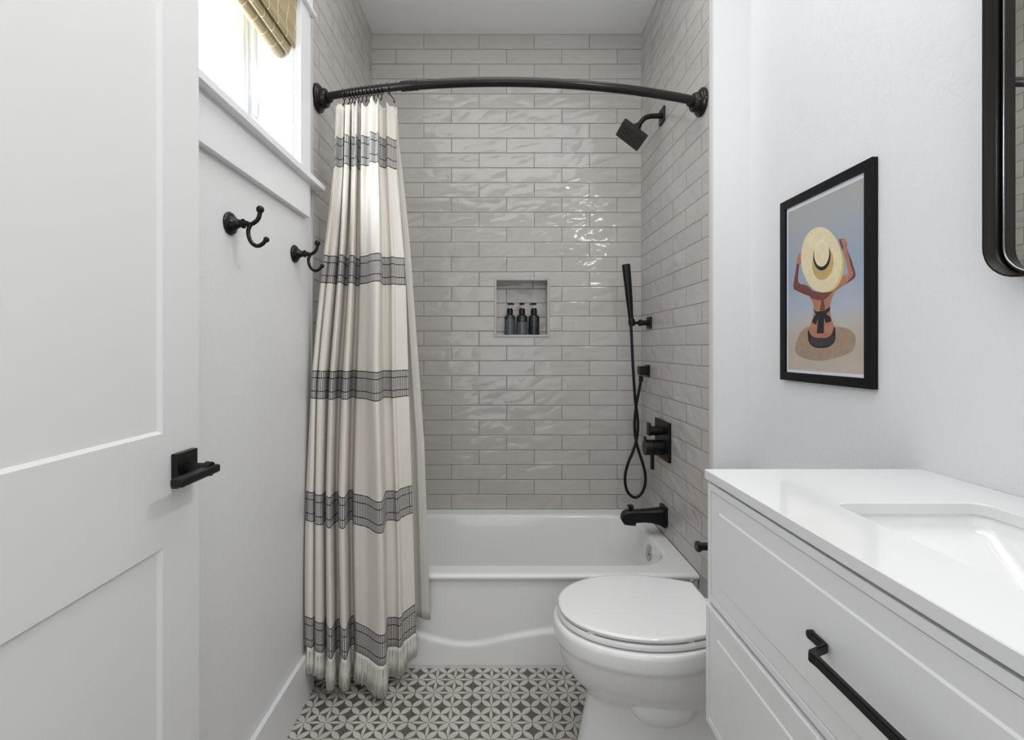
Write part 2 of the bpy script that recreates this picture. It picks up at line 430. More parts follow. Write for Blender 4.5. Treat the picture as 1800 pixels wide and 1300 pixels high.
# baseboards
bm = B(); box(bm, XL, XL+0.015, YN, YT-0.01, 0, 0.154, 0.003); struct('baseboard_left', bm, M_trim)
bm = B(); box(bm, XR-0.015, XR, YN, YT, 0, 0.15, 0.003); struct('baseboard_right', bm, M_trim)
bm = B(); box(bm, XT+0.008, XR, YT-0.014, YT, 0, 0.15, 0.003); struct('baseboard_back', bm, M_trim)

# ------------------------------------------------------------------ window
win = bpy.data.objects.new('window_1', None); C.objects.link(win); win.location = (XL, 1.1, WZ0); win['_o'] = (XL, 1.1, WZ0); win['kind'] = 'structure'
def wpart(name, bm, m): return obj(name, bm, m, win)
CX = XL+0.020
bm = B(); box(bm, XL, CX, WY1, 1.598, WZ0, 2.36, 0.002); wpart('casing', bm, M_trim)
bm = B(); box(bm, XL, CX, WY0-0.078, WY0, WZ0, 2.36, 0.002); wpart('casing', bm, M_trim)
bm = B(); box(bm, XL, XL+0.024, WY0-0.09, 1.612, 2.29, 2.42, 0.002); box(bm, XL, XL+0.045, WY0-0.11, 1.632, 2.42, 2.44, 0.003)
box(bm, XL, XL+0.034, WY0-0.10, 1.618, 2.286, 2.300, 0.002); wpart('head_casing', bm, M_trim)
bm = B(); box(bm, XL-0.17, XL+0.0005, WY0, WY1, WZ0-0.004, 1.7355)
box(bm, XL+0.0005, XL+0.045, WY0-0.10, 1.668, WZ0-0.006, 1.736, 0.003); wpart('sill', bm, M_trim)
bm = B(); box(bm, XL, XL+0.020, WY0-0.078, 1.598, 1.606, 1.717, 0.002); wpart('apron', bm, M_trim)
# reveal liner
bm = B()
box(bm, XL-0.16, XL+0.006, WY1-0.006, WY1+0.002, 1.736, 2.30); box(bm, XL-0.012, XL+0.0, WY1-0.016, WY1, 1.736, 2.30)
box(bm, XL-0.16, XL, WY0-0.002, WY0+0.006, 1.736, 2.30); box(bm, XL-0.16, XL, WY0, WY1, 2.292, 2.302)
wpart('jamb', bm, M_trim)
bm = B()    # fixed outer frame
for a, b, c, d in ((1.496, WY1, 1.736, 2.30), (WY0, WY0+0.025, 1.736, 2.30), (WY0, WY1, 1.736, 1.762), (WY0, WY1, 2.275, 2.30)):
    box(bm, -0.82, -0.762, a, b, c, d, 0.002)
wpart('window_frame', bm, M_vinyl)
bm = B()    # sash with stepped stiles
for a, b, c, d in ((1.434, 1.497, 1.76, 2.28), (WY0+0.02, WY0+0.08, 1.76, 2.28), (WY0+0.02, 1.497, 1.76, 1.81), (WY0+0.02, 1.497, 2.23, 2.28)):
    box(bm, -0.815, -0.778, a, b, c, d, 0.002)
for a, b, c, d in ((1.414, 1.44, 1.80, 2.24), (WY0+0.075, WY0+0.095, 1.80, 2.24), (WY0+0.08, 1.43, 1.80, 1.82), (WY0+0.08, 1.43, 2.22, 2.24)):
    box(bm, -0.812, -0.790, a, b, c, d, 0.002)
box(bm, -0.778, -0.772, 1.449, 1.455, 1.77, 2.27); box(bm, -0.778, -0.772, 1.474, 1.480, 1.77, 2.27)
sash = wpart('sash', bm, M_vinyl)
bm = B(); box(bm, -0.803, -0.799, WY0+0.085, 1.424, 1.81, 2.235); obj('pane', bm, M_glass, sash)
bm = B(); box(bm, -0.763, -0.755, 1.486, 1.510, 1.90, 1.96, 0.003); tube(bm, catmull([(-0.756, 1.498, 1.950), (-0.747, 1.50, 1.942), (-0.744, 1.50, 1.92), (-0.746, 1.50, 1.89)], 6), 0.003, 10)
wpart('crank_handle', bm, M_vinyl)

# bamboo roman shade
def shade_strip(prof, y0, y1):
    bm = B(); uvl = bm.loops.layers.uv.new('UVMap'); th = 0.0022
    pr = catmull([Vector((x, 0, z)) for x, z in prof], 6)
    L = [0]
    for a, b in zip(pr, pr[1:]): L.append(L[-1]+(b-a).length)
    ns = [((pr[min(i+1, len(pr)-1)]-pr[max(i-1, 0)]).cross(Vector((0, 1, 0)))).normalized() for i in range(len(pr))]
    G = {}
    for s in (0, 1):
        for j, y in enumerate((y0, y1)):
            for i, p in enumerate(pr):
                q = p+ns[i]*(th/2 if s else -th/2); G[s, j, i] = (bm.verts.new((q.x, y, q.z)), (y, L[i]))
    def fc(keys):
        f = bm.faces.new([G[k][0] for k in keys])
        for lp, k in zip(f.loops, keys): lp[uvl].uv = G[k][1]
    for i in range(len(pr)-1):
        for s in (0, 1): fc([(s, 0, i), (s, 1, i), (s, 1, i+1), (s, 0, i+1)])
        for j in (0, 1): fc([(0, j, i), (1, j, i), (1, j, i+1), (0, j, i+1)])
    for i in (0, len(pr)-1): fc([(0, 0, i), (1, 0, i), (1, 1, i), (0, 1, i)])
    return bm
sh = thing('roman_shade', 'woven tan bamboo roman shade drawn up in the top of the window', 'window shade', (-0.66, 1.12, 2.09))
obj('panel', shade_strip([(-0.636, 2.288), (-0.637, 2.20), (-0.638, 2.135), (-0.641, 2.122), (-0.647, 2.128), (-0.648, 2.18), (-0.648, 2.28)], WY0+0.012, 1.513), M_bamboo, sh)
obj('fold', shade_strip([(-0.654, 2.285), (-0.653, 2.20), (-0.6525, 2.12), (-0.656, 2.102), (-0.664, 2.100), (-0.6675, 2.118), (-0.667, 2.20), (-0.666, 2.285)], WY0+0.014, 1.510), M_bamboo, sh)
obj('fold', shade_strip([(-0.673, 2.285), (-0.672, 2.20), (-0.671, 2.13), (-0.674, 2.098), (-0.685, 2.086), (-0.699, 2.094), (-0.704, 2.12), (-0.702, 2.20), (-0.700, 2.285)], WY0+0.016, 1.506), M_bamboo, sh)
bm = B(); box(bm, -0.706, -0.640, WY0+0.01, 1.512, 2.272, 2.292); obj('headrail', bm, M_bamboo, sh)

# ------------------------------------------------------------------ door (open, lying along the left wall)
DX = -0.585; DY1 = 0.938; DY0 = 0.18; DTH = 0.035
door = bpy.data.objects.new('door_1', None); C.objects.link(door); door.location = (DX, DY0, 0.012); door['_o'] = (DX, DY0, 0.012); door['kind'] = 'structure'
st = 0.102; rc = 0.005
panels = [(0.24, 0.8205), (1.021, 1.93)]
bm = B()
box(bm, DX-DTH+rc, DX-rc-0.008, DY0+0.01, DY1-0.01, 0.02, 2.03)
box(bm, DX-DTH, DX, DY0, DY0+st, 0.012, 2.04, 0.0015); box(bm, DX-DTH, DX, DY1-st, DY1, 0.012, 2.04, 0.0015)
for a, b in ((0.012, panels[0][0]), (panels[0][1], panels[1][0]), (panels[1][1], 2.04)):
    box(bm, DX-DTH, DX, DY0+st-0.001, DY1-st+0.001, a, b)
for z0, z1 in panels:   # sloping sticking round each recessed panel
    a0, a1 = DY0+st, DY1-st; s = 0.005; xi = DX-rc-0.002
    P8 = [Vector((DX-0.0005, a0, z0)), Vector((DX-0.0005, a1, z0)), Vector((DX-0.0005, a1, z1)), Vector((DX-0.0005, a0, z1))]
    Q8 = [Vector((xi, a0+s, z0+s)), Vector((xi, a1-s, z0+s)), Vector((xi, a1-s, z1-s)), Vector((xi, a0+s, z1-s))]
    A = [bm.verts.new(p) for p in P8]; Bv = [bm.verts.new(p) for p in Q8]
    for k in range(4): bm.faces.new((A[k], A[(k+1) % 4], Bv[(k+1) % 4], Bv[k]))
    bm.faces.new(Bv)
obj('door_slab', bm, M_door, door, recalc=True)
hd = bpy.data.objects.new('door_handle', None); C.objects.link(hd); hd['_o'] = (DX, 0.885, 0.949); hd.parent = door; hd.location = Vector((DX, 0.885, 0.949))-Vector(door['_o'])
K = 0.9333
bm = B(); box(bm, DX, DX+0.012, 0.918*K, 0.980*K, 0.918, 0.980, 0.0012); obj('rose_plate', bm, M_black, hd)
bm = B(); lathe(bm, (DX+0.010, 0.885, 0.947), (1, 0, 0), [(0, 0.015), (0.004, 0.015), (0.004, 0.011), (0.038, 0.011)], 28)
lathe(bm, (DX+0.010, 0.885, 0.947), (1, 0, 0), [(0.036, 0.014), (0.046, 0.013)], 28)
box(bm, -0.5425, -0.520, 0.790, 0.900, 0.9385, 0.9535, 0.004, 3)
obj('lever', bm, M_black, hd)

# ------------------------------------------------------------------ robe hooks
def robe_hook(Y, label):
    z = 1.470; x0 = XL
    t = thing('robe_hook', label, 'robe hook', (x0, Y, z-0.055), 'robe hooks on the left wall')
    bm = B()
    lathe(bm, (x0, Y, z), (1, 0, 0), [(0, 0.027), (0.004, 0.028), (0.006, 0.0255), (0.009, 0.0245), (0.012, 0.019), (0.018, 0.013), (0.026, 0.0095), (0.030, 0.0085), (0.032, 0.0115), (0.036, 0.0115), (0.038, 0.008), (0.046, 0.006)], 32)
    obj('base', bm, M_hook, t)
    bm = B()
    tube(bm, catmull([(x0+0.040, Y, z), (x0+0.053, Y, z-0.001), (x0+0.064, Y, z+0.005), (x0+0.071, Y, z+0.014), (x0+0.0745, Y, z+0.029)], 8), 0.0052, 14)
    ball(bm, (x0+0.0745, Y, z+0.034), 0.0092); obj('upper_arm', bm, M_hook, t)
    bm = B()
    tube(bm, catmull([(x0+0.052, Y, z-0.0015), (x0+0.046, Y, z-0.016), (x0+0.048, Y, z-0.034), (x0+0.056, Y, z-0.048), (x0+0.068, Y, z-0.054), (x0+0.080, Y, z-0.049), (x0+0.088, Y, z-0.040)], 8), 0.0048, 14)
    ball(bm, (x0+0.0895, Y, z-0.0385), 0.0070); obj('lower_arm', bm, M_hook, t)
robe_hook(1.150, 'dark bronze double robe hook on the white wall, the one nearer the door')
robe_hook(1.517, 'dark bronze double robe hook on the white wall, right beside the shower curtain')

# ------------------------------------------------------------------ bathtub
bm = B()
X0, X1, Y0, Y1 = XL+0.004, XT-0.002, 1.756, YB-0.002
ZD = 0.345
def op(dx0, dx1, dy0, dy1, r, z): return rrect(-0.56+dx0, 0.672-dx1, 1.828+dy0, 2.372-dy1, r, z, 8, 14)
loops = [rrect(X0, X1, Y0, Y1, 0.004, ZD+0.001, 8, 14),
         op(-0.012, -0.012, -0.014, -0.014, 0.14, ZD), op(-0.004, -0.004, -0.004, -0.004, 0.14, ZD-0.002), op(0.002, 0.002, 0.003, 0.003, 0.135, ZD-0.008),
         op(0.006, 0.006, 0.008, 0.008, 0.13, ZD-0.02), op(0.012, 0.012, 0.014, 0.016, 0.125, ZD-0.06), op(0.05, 0.03, 0.03, 0.04, 0.12, 0.18),
         op(0.10, 0.05, 0.05, 0.07, 0.11, 0.10), op(0.13, 0.075, 0.075, 0.10, 0.10, 0.065), op(0.18, 0.12, 0.12, 0.14, 0.08, 0.052)]
loft(bm, loops, False, True)
CUR = [(-0.65, 0.150), (-0.45, 0.150), (-0.36, 0.145), (-0.296, 0.124), (-0.229, 0.103), (-0.142, 0.0835), (-0.06, 0.0866), (0.04, 0.110), (0.12, 0.125), (0.208, 0.137), (0.30, 0.148), (0.75, 0.15)]
zs = [ZD+0.001, ZD+0.0003, ZD-0.0015, ZD-0.0045, ZD-0.008, ZD-0.012, ZD-0.016, ZD-0.020, ZD-0.024]+[0.317-0.00565*i for i in range(58)]
yp = [1.756, 1.7495, 1.7445, 1.7410, 1.7395, 1.7392, 1.7405, 1.7440, 1.7485]
nx = 150; G = []
for i in range(nx+1):
    x = X0+(X1-X0)*i/nx; row = []
    c = sum(interp(CUR, x+d) for d in (-0.03, -0.015, 0, 0.015, 0.03))/5
    for j, z in enumerate(zs):
        z = max(z, 0.0)
        pan = 1.750+0.014*sstep(0.293, 0.265, z)*1.0
        if j < 9: y = yp[j]
        else:
            y = 1.7515+0.003*sstep(0.32, 0.29, z)
            y = y-0.009*sstep(c+0.016, c-0.010, z)
        if z < 0.008: y += 0.003
        row.append(bm.verts.new((x, y, z)))
    G.append(row)
for i in range(nx):
    for j in range(len(zs)-1):
        bm.faces.new((G[i][j], G[i+1][j], G[i+1][j+1], G[i][j+1]))
tub = obj('bathtub', bm, M_tub, None, ((X0+X1)/2, 2.1, 0), 60)
tag(tub, 'white enamelled alcove bathtub with a curved relief line along its apron', 'bathtub')
bm = B(); lathe(bm, (0.6645, 2.075, 0.283), (-1, 0, 0.22), [(-0.004, 0.034), (0.004, 0.036), (0.007, 0.034), (0.009, 0.024), (0.0095, 0.0)], 36)
lathe(bm, (0.6545, 2.068, 0.284), (-1, 0, 0.22), [(0, 0.008), (0.003, 0.008), (0.004, 0.0)], 20)
o = obj('overflow_plate', bm, M_chrome, tub); o['label'] = 'round chrome overflow plate'

# ------------------------------------------------------------------ shower rod
t = thing('shower_curtain_rod', 'curved dark bronze shower curtain rod spanning the tiled alcove', 'curtain rod', (0.05, 1.62, 2.04))
E0 = Vector((XL+0.003, 1.702, 2.060)); E1 = Vector((XT, 1.717, 2.053))
def rod_pt(s):
    p = E0.lerp(E1, s); p.y -= 0.118*(1-(2*s-1)**2); return p
def rod_at(x): return rod_pt((x-E0.x)/(E1.x-E0.x))
bm = B(); tube(bm, [rod_pt(0.03+0.94*i/60) for i in range(61) if True], [0.0128]*61, 24); obj('tube', bm, M_rod, t)
bm = B(); s0 = (-0.325-E0.x)/(E1.x-E0.x)
tube(bm, [rod_pt(s0+(0.975-s0)*i/50) for i in range(51)], [0.0152]*51, 24); obj('outer_tube', bm, M_rod, t)
bm = B(); tube(bm, [rod_pt(s0+i*0.006) for i in range(6)], 0.0166, 24); tube(bm, [rod_pt(s0+0.034+i*0.002) for i in range(4)], 0.0166, 24); obj('collar', bm, M_rod, t)
for E, sx, tn in ((E0, 1, rod_pt(0.06)), (E1, -1, rod_pt(0.94))):
    bm = B()
    lathe(bm, E, (sx, 0, 0), [(0, 0.047), (0.004, 0.049), (0.010, 0.048), (0.014, 0.044), (0.0145, 0.040), (0.019, 0.038), (0.020, 0.034), (0.030, 0.033), (0.037, 0.030), (0.039, 0.026), (0.036, 0.016)], 48)
    obj('flange', bm, M_rod, t)
    bm = B(); d = (tn-E).normalized(); lathe(bm, E+Vector((sx*0.028, 0, 0)), d, [(0, 0.014), (0.008, 0.019), (0.016, 0.019), (0.024, 0.016)], 28); obj('swivel', bm, M_black, t)

# ------------------------------------------------------------------ shower curtain
ctrl = [(536,1.585,1135),(541,1.575,1138),(548,1.58,1140),(552,1.60,1136),(555,1.585,1145),(563,1.585,1148),(569,1.60,1146),(573,1.625,1135),(575,1.59,1150),(578,1.575,1157),(583,1.575,1159),(587,1.60,1150),(592,1.645,1142),(597,1.645,1140),(599,1.60,1150),(603,1.585,1159),(609,1.588,1159),(612,1.61,1148),(617,1.665,1136),(623,1.665,1135),(626,1.625,1145),(635,1.615,1150),(648,1.605,1157),(660,1.58,1167),(668,1.567,1171),(675,1.567,1170),(679,1.585,1163),(681,1.65,1140),(690,1.66,1137),(697,1.66,1137),(702,1.65,1139),(706,1.655,1136),(710,1.67,1128),(718,1.675,1122),(728,1.68,1114),(731,1.68,1113)]
cp = [P(*((a, c, b))) for a, b, c in ctrl]
cp = catmull(cp, 14)
cp = [Vector((max(p.x, XL+0.004), p.y, p.z)) for p in cp]
xl, xr = cp[0].x, cp[-1].x
U = [0.0]
for a, b in zip(cp, cp[1:]): U.append(U[-1]+Vector((b.x-a.x, b.y-a.y)).length)
LF = 1.893; NV = 90
xtabL = [(0, xl), (0.28, -0.640), (0.49, -0.630), (0.70, -0.600), (0.88, -0.568), (1.0, -0.562)]
xtabR = [(0, xr), (0.28, -0.300), (0.49, -0.312), (0.70, -0.322), (0.88, -0.350), (1.0, -0.352)]
def curt(i, t, k=1.0):
    p = cp[i]; s = (p.x-xl)/(xr-xl)
    a, b = interp(xtabL, t), interp(xtabR, t)
    x = a+(b-a)*s
    sc_ = -0.014*abs(math.sin(s*PI*10.5))+0.006*math.sin(s*23)
    hz = p.z+(0.127-p.z)*sstep(0.05, 0.55, t)*0.9
    z = hz+(2.016-hz)*t+sc_*sstep(0.93, 1.0, t)
    fold = p.y-1.622
    amp = 1.0+0.15*sstep(0, 0.2, t)-0.6*sstep(0.45, 1.0, t)
    yr = rod_at(x).y
    w_ = sstep(0.0, 1.0, t)
    base = 1.622*(1-w_)+(yr-0.002)*w_
    # tight gathers at the top and a slow drift so folds are not rigidly straight
    gat = 0.014*sstep(0.62, 1.0, t)*math.sin(U[i]*2*PI/0.068+1.0)
    dr = 0.006*math.sin(U[i]*34+t*5.0)*math.sin(PI*t)
    x += 0.004*math.sin(t*7+s*9)*math.sin(PI*min(1, t*1.1))*(1 if 0.02 < s < 0.98 else 0)
    y = base+fold*amp+gat+dr
    return Vector((max(x, XL+0.0035), min(y, 1.700), z))
bm = B(); uvl = bm.loops.layers.uv.new('UVMap'); n = len(cp)
V = [[(bm.verts.new(curt(i, j/NV)), (U[i], LF*j/NV)) for j in range(NV+1)] for i in range(n)]
for i in range(n-1):
    for j in range(NV):
        q = [V[i][j], V[i+1][j], V[i+1][j+1], V[i][j+1]]
        f = bm.faces.new([a[0] for a in q])
        for lp, a in zip(f.loops, q): lp[uvl].uv = a[1]
cur = thing('shower_curtain', 'cream fabric shower curtain with five black stitched bands and a fringed hem', 'shower curtain', (-0.47, 1.62, 0.02))
co = obj('fabric', bm, M_curt, cur, angle=180, recalc=False)
sm = co.modifiers.new('thickness', 'SOLIDIFY'); sm.thickness = 0.0012; sm.offset = 0
# fringe of knotted threads
bm = B()
for k in range(4200):
    i = min(n-2, int(random.random()*(n-1))); a, b = cp[i], cp[i+1]; r = random.random()
    g = curt(i, 0).lerp(curt(i+1, 0), r)
    ln = 0.095+random.uniform(-0.012, 0.008)-0.02*(g.z > 0.15)
    if g.z-ln < 0.004: ln = g.z-0.004
    jx, jy = random.uniform(-0.006, 0.006), random.uniform(-0.006, 0.006)
    # threads bunch into knots a little way down
    kn = math.floor(U[i]/0.011)*0.011+0.0055-U[i]
    tx = (cp[min(i+3, n-1)]-cp[max(i-3, 0)]); tx.z = 0; tx = tx.normalized() if tx.length > 1e-6 else Vector((1, 0, 0))
    p1 = g+tx*kn*0.35+Vector((0, 0, -0.014))
    pts = [g+Vector((0, 0, 0.002)), p1, p1+Vector((jx*0.4, jy*0.4, -ln*0.4)), p1+Vector((jx, jy, -ln+0.014))]
    pts = [Vector((max(p.x, XL+0.017), min(p.y, 1.745), max(p.z, 0.003))) for p in pts]
    tube(bm, pts, [0.0010, 0.0013, 0.0012, 0.0008], 4)
fo = obj('fringe', bm, M_fringe, cur, angle=180); fo['kind'] = 'stuff'

# liner
ln_ = B(); uvl = None; NL = 120; rows = []
for i in range(NL+1):
    s = i/NL; rr = []
    for j in range(61):
        t = j/60
        z = 0.20+(2.012-0.20)*t
        xr_ = interp([(0, -0.2405), (0.35, -0.262), (0.75, -0.315), (0.93, -0.347), (1, -0.350)], t)
        xl_ = interp([(0, -0.60), (1, -0.56)], t)
        x = xl_+(xr_-xl_)*s
        y = interp([(0, 1.716), (0.75, 1.715), (0.88, 1.708), (1, rod_at(x).y+0.042)], t)+0.008*math.sin(s*38+0.6*t)*(0.9 if s < 0.93 else 0.4)*(1-0.3*t)
        y = min(y, 1.727)
        rr.append(ln_.verts.new((x, y, z+(0.004*math.sin(s*30) if j == 0 else 0))))
    rows.append(rr)
for i in range(NL):
    for j in range(60): ln_.faces.new((rows[i][j], rows[i+1][j], rows[i+1][j+1], rows[i][j+1]))
lo = obj('curtain_liner', ln_, M_liner, None, angle=180, recalc=False)
sm = lo.modifiers.new('thickness', 'SOLIDIFY'); sm.thickness = 0.001; sm.offset = 0
tag(lo, 'plain beige liner hanging just behind the banded shower curtain', 'curtain liner')

# rings
def ring(px, label, opened=False):
    x = (px-VX)*1.645/F; c = rod_at(x); R = 0.0165
    pts = []
    for k in range(25):
        a = math.radians(-70+k*(320/24)); pts.append(Vector((0.003*math.sin(k*0.4), R*math.cos(a)*1.0, R*math.sin(a)*1.0)))
    pts = [p+Vector((0, 0, -0.002)) for p in pts]
    if opened:
        pts += [Vector((0.008, 0.012, -0.022)), Vector((0.018, 0.004, -0.036)), Vector((0.022, -0.004, -0.050))]
    else:
        pts += [Vector((0.001, 0.006, -0.022)), Vector((0.001, 0.002, -0.034)), Vector((0.0, -0.004, -0.040))]
    bm = B(); tube(bm, catmull([c+p for p in pts], 2), 0.0017, 8)
    ball(bm, c+pts[-1], 0.0032)
    tag(obj('curtain_ring', bm, M_ring, None, c), label, 'curtain ring', 'rings carrying the shower curtain')
for px in (600, 610, 616, 622, 628, 635, 643, 650, 657, 664, 671, 684):
    ring(px, 'dark wire curtain ring on the rod, leftmost, beside the wall flange' if px == 600 else
         'dark wire curtain ring hooked open at the right edge of the curtain' if px == 684 else
         'dark wire curtain ring crowded in the middle of the row above the curtain', px == 684)

# ------------------------------------------------------------------ shower fittings on the right tiled wall
t = thing('overhead_shower', 'black square rain shower head on a curved arm high on the tiled wall', 'shower head', (XT, 2.128, 2.13))
Ys = 2.128
bm = B(); box(bm, XT-0.008, XT, Ys-0.032, Ys+0.032, 2.172, 2.236, 0.001); obj('wall_flange', bm, M_black, t)
bm = B(); pa = catmull([(XT-0.004, Ys, 2.204), (0.705, Ys, 2.204), (0.682, Ys, 2.203), (0.660, Ys, 2.196), (0.643, Ys, 2.180), (0.628, Ys, 2.160)], 8); tube(bm, pa, 0.0108, 18); obj('arm', bm, M_black, t)
hc = Vector((0.597, Ys, 2.118)); tx = Vector((0.79, 0, -0.613)).normalized(); nn_ = Vector((tx.z, 0, -tx.x))      # face normal, down and left
bm = B(); lathe(bm, (0.630, Ys, 2.163), (nn_.x, 0, nn_.z), [(-0.004, 0.0135), (0.006, 0.0135), (0.008, 0.018), (0.020, 0.020), (0.036, 0.021)], 24); obj('swivel', bm, M_black, t)
def hbox(bm, a, h0, h1, bev=0):
    vv = []
    for p in (-a, a):
        for q in (-a, a):
            for r in (h0, h1): vv.append(bm.verts.new(hc+tx*p+Vector((0, q, 0))+nn_*r))
    for f in ((0, 1, 3, 2), (4, 6, 7, 5), (0, 4, 5, 1), (2, 3, 7, 6), (0, 2, 6, 4), (1, 5, 7, 3)): bm.faces.new([vv[i] for i in f])
bm = B(); hbox(bm, 0.034, -0.026, -0.010); hbox(bm, 0.062, -0.012, 0.010); obj('head_plate', bm, M_black, t)
bm = B()
for p, q in ((-.035, -.035), (-.035, 0), (-.035, .035), (0, -.035), (0, .035), (.035, -.035), (.035, 0), (.035, .035), (-.018, -.018), (.018, .018), (0, 0)):
    c = hc+tx*p+Vector((0, q, 0))+nn_*0.0095
    for k in (-1, 1): lathe(bm, c+tx*0.005*k, nn_, [(0, 0.0034), (0.0012, 0.003), (0.0013, 0)], 10)
obj('nozzles', bm, M_nozzle, t)

Yh = 2.305
t = thing('hand_shower', 'slim black hand shower in its wall bracket with a looped hose', 'hand shower', (XT, Yh, 0.80))
bm = B(); box(bm, XT-0.010, XT, Yh-0.028, Yh+0.028, 1.265, 1.321, 0.001)
lathe(bm, (XT-0.008, Yh, 1.293), (-1, 0, 0), [(0, 0.017), (0.008, 0.017), (0.008, 0.013), (0.034, 0.013), (0.036, 0.016), (0.046, 0.016), (0.048, 0.012), (0.056, 0.006)], 24)
obj('bracket', bm, M_black, t)
bm = B(); a = P(1111, 573, Yh); b_ = P(1109.5, 558, Yh)
lathe(bm, a, (b_-a), [(0, 0.010), (0.004, 0.0145), (0.018, 0.0155), (0.03, 0.0155), (0.036, 0.012), (0.040, 0.011)], 24)
tube(bm, [P(1111, 567, Yh), Vector((XT-0.05, Yh, 1.293))], 0.007, 14); obj('holder_socket', bm, M_black, t)
bm = B(); tube(bm, [P(1109, 560, Yh), P(1106.5, 530, Yh), P(1103.5, 497, Yh), P(1100.7, 468, Yh), P(1100.3, 464.5, Yh)], [0.0115, 0.0155, 0.018, 0.0198, 0.0185], 24); wand = obj('wand', bm, M_black, t)
bm = B()
for k in range(7):
    c = P(1105.6-0.75*k-4.6, 524-8*k, Yh-0.012); ball(bm, c+Vector((0, 0.002, 0)), 0.0034)
obj('nozzles', bm, M_nozzle, wand)
def H(cx, cy, Y): return P(1060+cx/2.826, 440+cy/2.826, Y)
bm = B()
hs = [(139, 372, 2.305), (143, 450, 2.306), (148, 560, 2.31), (154, 660, 2.315), (160, 745, 2.318), (168, 800, 2.322), (173, 850, 2.322), (172, 900, 2.32), (165, 945, 2.318), (148, 1000, 2.316), (125, 1055, 2.316), (111, 1110, 2.316), (111, 1160, 2.316), (122, 1198, 2.316), (145, 1222, 2.316), (168, 1225, 2.316), (192, 1205, 2.316), (208, 1165, 2.316), (210, 1115, 2.318), (198, 1060, 2.32), (180, 1005, 2.324), (165, 950, 2.334), (158, 900, 2.338), (157, 850, 2.338), (161, 800, 2.338), (168, 750, 2.336), (178, 700, 2.336), (185, 665, 2.336), (189, 628, 2.336)]
tube(bm, catmull([H(*p) for p in hs], 8), 0.0068, 14); obj('hose', bm, M_black, t)
bm = B(); box(bm, XT-0.006, XT, 2.306, 2.366, 1.032, 1.090, 0.001); box(bm, XT-0.048, XT-0.005, 2.318, 2.356, 1.040, 1.083, 0.003)
tube(bm, [H(189, 622, 2.336), H(188, 650, 2.336)], 0.0105, 18); obj('supply_elbow', bm, M_black, t)

# valve
Yv = 2.113
t = thing('shower_valve', 'black square shower control plate with two handles above the tub spout', 'shower valve', (XT, Yv, 0.68))
bm = B(); box(bm, XT-0.012, XT, 2.025, 2.202, 0.683, 0.852, 0.001); obj('plate', bm, M_black, t)
bm = B(); c = (XT-0.010, Yv-0.002, 0.806); lathe(bm, c, (-1, 0, 0), [(0, 0.018), (0.020, 0.018), (0.022, 0.020), (0.060, 0.020), (0.062, 0.0)], 28)
box(bm, XT-0.073, XT-0.064, Yv-0.020, Yv+0.016, 0.786, 0.842, 0.002); obj('diverter_handle', bm, M_black, t)
bm = B(); c = (XT-0.010, Yv-0.002, 0.733); lathe(bm, c, (-1, 0, 0), [(0, 0.034), (0.044, 0.034), (0.045, 0.032), (0.046, 0.034), (0.074, 0.034), (0.078, 0.032), (0.079, 0)], 36)
box(bm, XT-0.060, XT-0.046, Yv-0.010, Yv+0.008, 0.636, 0.705, 0.002); box(bm, XT-0.0885, XT-0.081, Yv-0.012, Yv+0.012, 0.70, 0.782, 0.003)
obj('temperature_handle', bm, M_black, t)

# tub spout
Yp = 2.10
t = thing('tub_spout', 'black tub spout with a diverter knob over the end of the bathtub', 'tub spout', (XT, Yp, 0.39))
bm = B(); box(bm, XT-0.014, XT, Yp-0.036, Yp+0.036, 0.398, 0.480, 0.002); obj('wall_plate', bm, M_black, t)
def S(cx, cy): q = P(1060+cx/6.5, 860+cy/6.5, Yp); return (q.x, q.z)
top = [S(*c) for c in ((695, 212), (560, 226), (480, 233), (400, 236), (330, 236), (270, 240), (232, 256), (212, 290), (204, 340))]
bot = [S(*c) for c in ((640, 372), (590, 372), (530, 366), (460, 362), (385, 367), (366, 374), (364, 402), (290, 398), (236, 388))]
bot[0] = S(700, 430); bot[1] = S(625, 390)
loops = []
for i, ((ax, az), (bx, bz)) in enumerate(zip(top, bot)):
    hw = interp([(0, 0.026), (4, 0.021), (8, 0.019)], i); c = 0.005
    loops.append([(ax, Yp-hw+c, az), (ax, Yp+hw-c, az), (ax*0.9+bx*0.1, Yp+hw, az*0.9+bz*0.1), (ax*0.1+bx*0.9, Yp+hw, az*0.1+bz*0.9), (bx, Yp+hw-c, bz), (bx, Yp-hw+c, bz), (ax*0.1+bx*0.9, Yp-hw, az*0.1+bz*0.9), (ax*0.9+bx*0.1, Yp-hw, az*0.9+bz*0.1)])
bm = B(); loft(bm, loops); obj('spout_body', bm, M_black, t, angle=25)
bm = B(); x, z = S(313, 245); 
loft(bm, [[(x+dx*r, Yp+dy*r, z+h) for dx, dy in ((-1, -1), (1, -1), (1, 1), (-1, 1))] for h, r in ((-0.004, 0.008), (0.008, 0.007), (0.018, 0.0115), (0.023, 0.012), (0.026, 0.0105))]); obj('diverter_knob', bm, M_black, t, angle=20)

